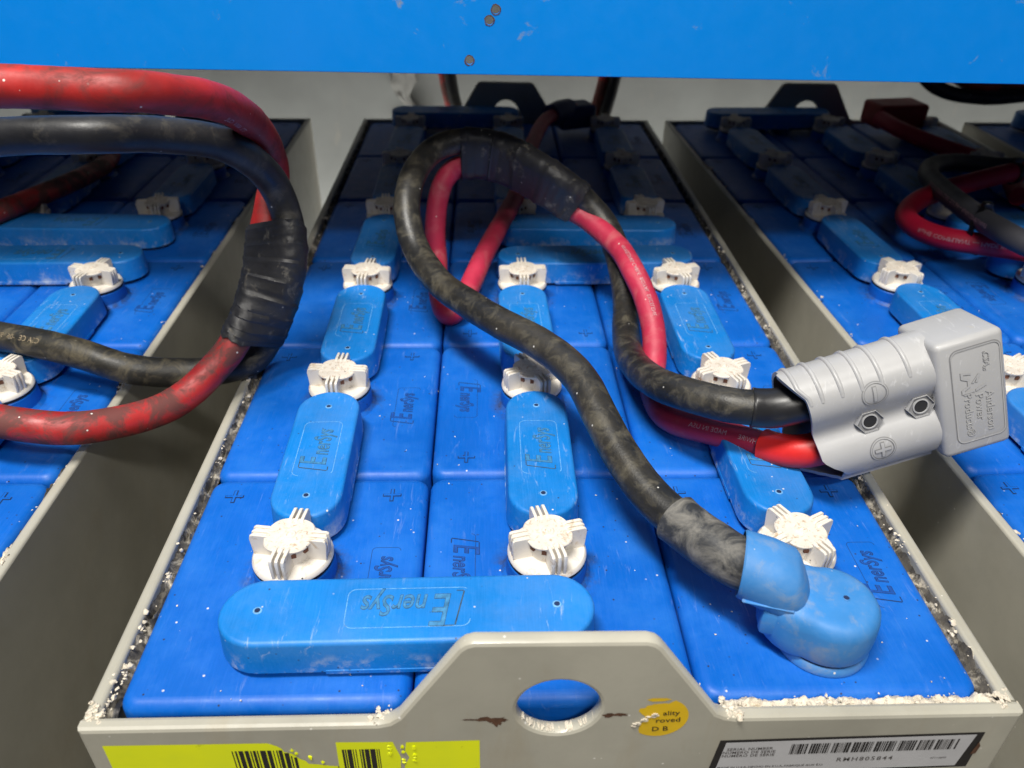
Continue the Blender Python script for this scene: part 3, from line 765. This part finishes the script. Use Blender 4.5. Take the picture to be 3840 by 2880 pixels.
tp_m = wrap('tape_wrap', cut(fr_mb, (166, 517, 148), (290, 479, 108)), cut(fr_mr, MID_RED[18], (282, 462, 94)), 13.3, ml, seed=7, pitch=30)

# blue terminal boot at the near corner
HX, HY = 394.0, 38.0; dr = Vector((-0.955, 0.295, 0)).normalized()
bm = bmesh.new()
rs = []
for z, ins in ((8, 1.6), (10, 0.8), (18, 0.2), (28, 0.4), (32, 1.2), (35.0, 3.4), (36.5, 6.0), (37.0, 10)):
    ring = []
    for i in range(48):
        a = 2 * math.pi * i / 48; d = Vector((math.cos(a), math.sin(a), 0)); al = d.dot(dr)
        rr = 27.2 - ins
        # blend into the neck towards the sleeve
        if al > 0.45: rr += (al - 0.45) * 22 * (1 - ins / 14)
        ring.append(Vector((HX, HY, z + (max(0, al - .3) * 6 if z > 30 else 0))) + d * rr)
    rs.append(ring)
rings(bm, rs, 0)
lathe(bm, [(26.6, 0.3), (26.8, 3.5), (25.5, 5.8), (20, 6.2)], HX, HY, 40, 0)
lathe(bm, [(24.8, 5.5), (24.8, 8.5)], HX, HY, 40, 1)  # dark band between the pad and the boot head
def along(d, z): return Vector((HX, HY, z)) + dr * d
sd = dr.cross(Vector((0, 0, 1)))
def sleeve_ring(d, r, z, sq=0.0):
    out = []
    for i in range(32):
        a = 2 * math.pi * i / 32; x, y = math.cos(a), math.sin(a)
        k = 1 + sq * (abs(x * y)) * 0.6
        out.append(along(d, z) + sd * (x * r * k) + Vector((0, 0, 1)) * (y * r * k))
    return out
rings(bm, [sleeve_ring(12, 10, 26), sleeve_ring(17, 15.5, 31, .4), sleeve_ring(21, 18.2, 36, .4), sleeve_ring(24, 19.3, 39, .3), sleeve_ring(36, 19.6, 43.5, .2), sleeve_ring(52, 19.4, 47.5), sleeve_ring(53, 18.6, 47.6), sleeve_ring(50, 17.0, 47.6)], 0, True, False)
Mk = Matrix.Translation(Vector((HX, HY, 0))) @ Matrix(((dr.x, sd.x, 0, 0), (dr.y, sd.y, 0, 0), (0, 0, 1, 0), (0, 0, 0, 1)))
box(bm, 12, 38, -19.0, 19.0, 14, 32, 3.0, 2, 0, Mk)
box(bm, 22, 50, -20.0, 20.0, 37.5, 38.7, 0.5, 1, 0, Mk)
lathe(bm, [(2.2, 37.05), (1.8, 37.4), (1.6, 37.2)], HX + 6, HY - 2, 14, 0, Matrix.Translation((0, 0, .7)), False, False)
lathe(bm, [(1.7, 37.1), (.4, 37.12)], HX + 6, HY - 2, 14, 1, Matrix.Translation((0, 0, .7)), False, True)  # dark disc painted as shade in the boot's pin hole
tb = obj('terminal_boot', bm, [M_BOOT, M_GRIME_SHADE], ml, 40)
bm = bmesh.new()
Mb = Matrix.Translation((348, 1072, 0)) @ Matrix.Rotation(R(20), 4, 'Z')
box(bm, -34, 30, -24, 24, 12, 50, 7, 3, 0, Mb)
lathe(bm, [(17, -30), (19, -4), (17, 20)], 0, 0, 24, 0, Matrix.Translation((318, 1040, 42)) @ Matrix.Rotation(R(90), 4, 'X') @ Matrix.Rotation(R(-40), 4, 'Y'))
obj('terminal_boot', bm, M_BOOT_DK, ml, 40)

# the grey two-pole plug
plug_M = Matrix.Translation((399.25, 144.49, 57.65)) @ Euler((1.35945, -0.30083, 0.08427)).to_matrix().to_4x4()
def outline_pts(scale=0.0, m=40):
    pts = []
    def zf(y):
        ay = abs(y); q = 22.5 ** 2 - (ay - 21) ** 2
        lobe = -22.5 + (math.sqrt(q) if q > 0 else 0)
        web = -7.5 - (ay / 30) ** 2
        k = 2.0; return math.log(math.exp(k * lobe * .3) + math.exp(k * web * .3)) / (k * .3) if ay < 20 else lobe
    for i in range(m + 1):
        y = 43.5 * math.cos(math.pi * i / m); pts.append((y, min(0.3, zf(y)), 0))
    for i in range(1, m):
        y = -43.5 * math.cos(math.pi * i / m); pts.append((y, -45 - min(0.3, zf(y)), 1))
    if scale:
        pts = [(y * (1 - scale / 43.5), -22.5 + (z + 22.5) * (1 - scale / 22.5), k) for y, z, k in pts]
    return pts
def xs(y, z, back):
    if back: b = 9 if y > -30 else 9 + ((-30 - y) / 13.5) ** 2 * 30
    else:
        if y > 30: b = 7 + (43.5 - y) * 0.75
        elif y > -18: b = 17 + (30 - y) * 0.06
        else: b = 20 + (-18 - y) * 0.95
    if not back and y < -26: b += 1.6 * noise.noise(Vector((y * .4, z * .3, 2))) * 2
    if back and y < -24: b += 1.6 * noise.noise(Vector((y * .5, z * .5, 9)))
    return b
bm = bmesh.new()
po = outline_pts(); pi = outline_pts(2.8)
flare = lambda y, k: (9 * min(1, max(0, (-12 - y) / 28)) if k else 0)
ro = [Vector((xs(y, z, k), y - flare(y, k), z)) for y, z, k in po]
rm = [Vector((xs(y, z, k) + 0.0, y - flare(y, k), z)) for (y, z, k) in pi]
for i in range(len(ro)): rm[i].x = ro[i].x
mid = [[Vector((max(r_.x + 1, X), r_.y * (1 - 0.0), r_.z)) for r_ in ro] for X in (50, 75, 103)]
ro1 = [p + Vector((1.0, 0, 0)) for p in ro]
rim_o = [p * 1.0 for p in ro]
inn = [[Vector((max(q.x + 1, X), q.y, q.z)) for q in rm] for X in (48, 88)]
vr = rings(bm, [inn[1], inn[0], rm, ro, ro1] + mid, 0, True, True)
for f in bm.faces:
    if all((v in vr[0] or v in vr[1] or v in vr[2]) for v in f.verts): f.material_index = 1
# ribs over the upper lobe
for xr in (14, 27, 40, 53, 66, 84):
    seg = [(y, z) for y, z, k in po if (not k and y > 26) or (k and y > 22)]
    seg = [(y, z) for y, z, k in reversed([q for q in po if not q[2] and q[0] > 25])] + [(y, z) for y, z, k in reversed([q for q in po if q[2] and q[0] > 18])]
    rr = []
    for j, (y, z) in enumerate(seg):
        n_ = Vector((0, y - 21, z + 22.5)).normalized(); tp = min(1, j / 2.5, (len(seg) - 1 - j) / 2.5) 
        c = Vector((max(xr, xs(y, z, False) + 2), y, z)) + n_ * (-0.9 + 0.9 * tp)
        rr.append([c + Vector((1, 0, 0)) * (1.7 * math.cos(a)) + n_ * (1.35 * math.sin(a)) for a in [2 * math.pi * k / 10 for k in range(10)]])
    rings(bm, rr, 0)
# mating block
box(bm, 99, 144, -42, 42, -46, 1.8, 4.2, 3, 0)
box(bm, 108, 146.5, 12, 38, -40, -7, 2.0, 2, 0); box(bm, 108, 147.0, -37, -10, -40, -7, 2.0, 2, 0)
TZ = 1.8
frame_line(bm, 32, 68, 5, 0.8, TZ + 0.45, 0, Matrix.Translation((124.5, 1, 0)))
frame_line(bm, 33.4, 69.4, 5.6, 0.75, TZ + 0.06, 2, Matrix.Translation((124.5, 1, 0)))
DOWN = Matrix(((0, 1, 0, 0), (-1, 0, 0, 0), (0, 0, 1, 0), (0, 0, 0, 1)))
def ptext(s, x, y, size, **k):
    for dz, mt, off in ((0.08, 2, 0.35), (0.38, 0, 0.0)):
        add_text(bm, s, size, Matrix.Translation((x - (0.35 if mt else 0), y - (0.2 if mt else 0), TZ + dz)) @ DOWN, mt, extrude=0.05, bold=0.02, **k)  # letters' shadow painted as an offset darker copy beneath
ptext('Anderson', 131.5, -13.5, 7.4); ptext('Power', 124.8, -8.8, 7.4); ptext('Products®', 117.5, -13.0, 7.4)
ptext('CSA', 131, 24.5, 5.6, shear=.3); ptext('us', 130, 17.8, 4.0); ptext('c', 130.2, 29.2, 3.4)
for pts in ([(114, 3), (114, 6.2), (118, 8.2), (118, 12), (114, 14), (114, 19), (121, 17.2), (120.4, 15.9), (115.8, 17), (115.8, 15), (119.6, 13), (119.6, 7.4), (115.8, 5.2), (115.8, 4.2), (122, 4.2), (122, 3)],
            [(120.5, 9.5), (125.5, 15.5), (126.8, 15.5), (124.4, 9.5), (123, 9.5), (124.4, 13), (122, 9.5)], [(123, 3), (130, 5.6), (130, 7.2), (123, 4.8)]):
    for dz, mt in ((0.08, 2), (0.4, 0)):
        vs = [bm.verts.new(Vector((x - (.35 if mt else 0), y + (-.3 if mt else 0), TZ + dz))) for x, y in pts]  # emblem's shadow, painted by the shifted darker copy
        bm.faces.new(vs).material_index = mt
# polarity marks
def zl(y): return po and (-22.5 + math.sqrt(max(0, 22.5 ** 2 - (abs(y) - 21) ** 2)))
for sy, isplus in ((21, False), (-21, True)):
    def drape(x, y, up): return Vector((60 + x, sy + y, zl(sy + y) + up))
    for r0, r1, up, mt in ((7.6, 8.3, 0.5, 0), (8.3, 8.9, 0.15, 2), (7.0, 7.6, 0.15, 2)):
        a_ = [drape(r0 * math.cos(2 * math.pi * i / 40), r0 * math.sin(2 * math.pi * i / 40), up) for i in range(40)]
        b_ = [drape(r1 * math.cos(2 * math.pi * i / 40), r1 * math.sin(2 * math.pi * i / 40), up) for i in range(40)]
        rings(bm, [a_, b_], mt, False, False)
    bars = [(1.0, 5.2)] + ([(5.2, 1.0)] if isplus else [])
    for bx, by in bars:
        for g, up, mt in ((0.5, 0.2, 2), (0.0, 0.65, 0)):
            nn = 6
            for q in range(nn):
                y0 = -by - g + (2 * (by + g)) * q / nn; y1 = -by - g + (2 * (by + g)) * (q + 1) / nn
                up2 = up + (0.01 if bx > by else 0)
                vs = [bm.verts.new(drape(x, y, up2)) for x, y in ((-bx - g, y0), (bx + g, y0), (bx + g, y1), (-bx - g, y1))]
                bm.faces.new(vs).material_index = mt
# nut pockets with holes
for hx in (56, 90):
    def hexa(a, b, z): return [Vector((hx + a * math.cos(R(60 * i)), b * math.sin(R(60 * i)), z)) for i in range(6)]
    vv = rings(bm, [hexa(9.8, 9.0, -9), hexa(9.2, 8.4, -3.4), hexa(8.8, 8.0, -3.4), hexa(8.4, 7.6, -4.8)], 0, False, True)
    for f in bm.faces:
        if all(v in vv[2] or v in vv[3] for v in f.verts) or all(v in vv[3] for v in f.verts): f.material_index = 2
    lathe(bm, [(5.6, -4.7), (5.4, -3.9), (4.6, -3.8), (4.3, -4.6)], hx, 0, 28, 0, None, False, False)
    lathe(bm, [(4.5, -4.3), (3.0, -4.35)], hx, 0, 28, 3, None, False, True)
M_BORE = mat('bore_shade', lin((44, 44, 46)), 0.6)
bmesh.ops.transform(bm, matrix=plug_M, verts=bm.verts)
M_PLUGSH = mat('housing_relief_shade', lin((148, 148, 150)), 0.5)  # darker copy of the housing grey, shade painted beside relief and in pockets
plug = obj('plug', bm, [M_PLUG, M_PLUGIN, M_PLUGSH, M_BORE], ml, 40)

# --- right lead: clean cables bound with ties
rl = empty('power_lead', RIGHT_BLACK[6])
tag(rl, 'new crimson and charcoal cables looped and zip-tied on the right battery', 'cable', 'heavy battery cables')
blk_r, fr_rb = cable('black_cable', RIGHT_BLACK[::-1], 12.2, M_RUB3, rl, seed=21, bump=.1, prints=(((757, 668, 52), 'STRICTLY COPPER CLASS  DLO 2kV --- RoHS COMPLIANT', 6.2, 0.25, False, 1),))
red_r, fr_rr = cable('red_cable', RIGHT_RED, 12.0, M_CRIM, rl, seed=22, bump=.1, prints=(((700, 570, 34), 'RoHS COMPLIANT --- MADE IN THE USA', 6.2, 0.0, False, 1),))
def tie(name, c, axis, ra, rb, parent):
    bm = bmesh.new(); t = Vector(axis).normalized(); u = Vector((0, 0, 1)); u = (u - t * u.dot(t)).normalized(); v = t.cross(u)
    rs = []
    for k in range(40):
        a = 2 * math.pi * k / 40; d = u * math.cos(a) * ra + v * math.sin(a) * rb; nn = (u * math.cos(a) + v * math.sin(a))
        p = Vector(c) + d
        rs.append([p - t * 3 - nn * .6, p + t * 3 - nn * .6, p + t * 3 + nn * 1.2, p - t * 3 + nn * 1.2])
    rs.append(rs[0]); rings(bm, rs, 0, False, False)
    M = Matrix.Translation(Vector(c) + u * ra)
    box(bm, -5, 5, -4, 4, -1, 6, 1, 1, 0, M)
    return obj(name, bm, M_TIE, parent, 40)
tie('cable_tie', (742, 538, 48), (0.35, -0.9, 0.1), 26, 15, rl)
tie('cable_tie', (868, 701, 59), (-1, -.3, 0), 13, 13, rl)
bm = bmesh.new()
Mr = Matrix.Translation((880, 1062, 0)) @ Matrix.Rotation(R(8), 4, 'Z')
box(bm, -44, 44, -28, 28, 20, 58, 6, 3, 0, Mr)
fr_fr = path_frames(FAR_RED)
obj('terminal_boot', bm, M_BOOT_RED, rl, 40)
cable('red_cable', FAR_RED, 12.0, M_CRIM, rl, seed=25, bump=.1)
# --- dark red cable lying across the rear of the left battery
_, _ = None, None
bm = bmesh.new(); tube(bm, path_frames(LEFT_FAR_RED), 12, 22, 0, .3, 31)
tag(obj('power_cable', bm, M_RED_B), 'single dark red cable lying across the shadowed rear of the left battery', 'cable')

# --- cables hanging behind the batteries
def hang(label, strands):
    root = empty('hanging_cable', strands[0][0][0]); tag(root, label, 'cable', 'cables hanging behind the batteries')
    for pts, r, m, nm in strands:
        bm = bmesh.new(); tube(bm, path_frames(pts, 8), r, 16, 0, .2, r)
        o = obj(nm, bm, m, root, 50); unloc(o, root)
    return root
hang('dark cable pair hanging before the wall left of the rear lifting lug', [
    ([(128, 1210, 320), (132, 1210, 160), (138, 1210, 60), (150, 1210, 0), (175, 1215, -60)], 11, M_RUB2, 'black_cable'),
    ([(112, 1218, 320), (118, 1218, 160), (127, 1218, 60), (140, 1218, 0), (165, 1222, -60)], 10, M_RED_B, 'red_cable')])
hang('dark cable pair hanging down to the middle battery rear boot', [
    ([(452, 1200, 320), (440, 1200, 160), (430, 1200, 60), (415, 1190, 0), (400, 1180, -60)], 11, M_RUB2, 'black_cable'),
    ([(440, 1206, 320), (424, 1206, 160), (412, 1206, 60), (398, 1200, 0), (385, 1190, -60)], 10, M_RED_B, 'red_cable')])
hang('sagging bundle of dark cables under the rack at upper right', [
    ([(860, 1010, 320), (868, 1010, 160), (885, 1010, 108), (925, 1010, 86), (975, 1010, 78), (1040, 1010, 80), (1130, 1010, 110), (1200, 1010, 300)], 11, M_RUB2, 'black_cable'),
    ([(890, 1022, 320), (900, 1022, 170), (925, 1022, 118), (960, 1022, 98), (1010, 1022, 92), (1080, 1022, 104), (1150, 1022, 140), (1200, 1022, 300)], 10, M_RED_B, 'red_cable'),
    ([(960, 1034, 320), (965, 1034, 150), (990, 1034, 116), (1030, 1034, 108), (1090, 1034, 130), (1120, 1034, 300)], 10, M_RUB2, 'black_cable')])
# crumpled film on the wall
bm = bmesh.new(); rnd = random.Random(2); rs = []
for i in range(30):
    z = 60 - i * 9; cx = 30 + i * 2.6 + 8 * math.sin(i * .7); w = 16 + 8 * math.sin(i * .5) + rnd.uniform(-3, 3)
    rs.append([Vector((cx + (j / 8 - .5) * 2 * w, 1335 - abs(4 * noise.noise(Vector((j * .9, i * .35, 1)))) - 4, z)) for j in range(9)] + [Vector((cx + (j / 8 - .5) * 2 * w, 1342, z)) for j in range(8, -1, -1)])
rings(bm, rs, 0)
tag(obj('plastic_film', bm, M_FILM, None, 20), 'crumpled strip of pale plastic film stuck to the wall behind', 'film')

# children built in world space keep their place under moved empties
for root in [o for o in scene.objects if o.type == 'EMPTY' and o.name.startswith(('power_lead',))]:
    for ch in root.children: ch.matrix_parent_inverse = Matrix.Translation(-root.location)
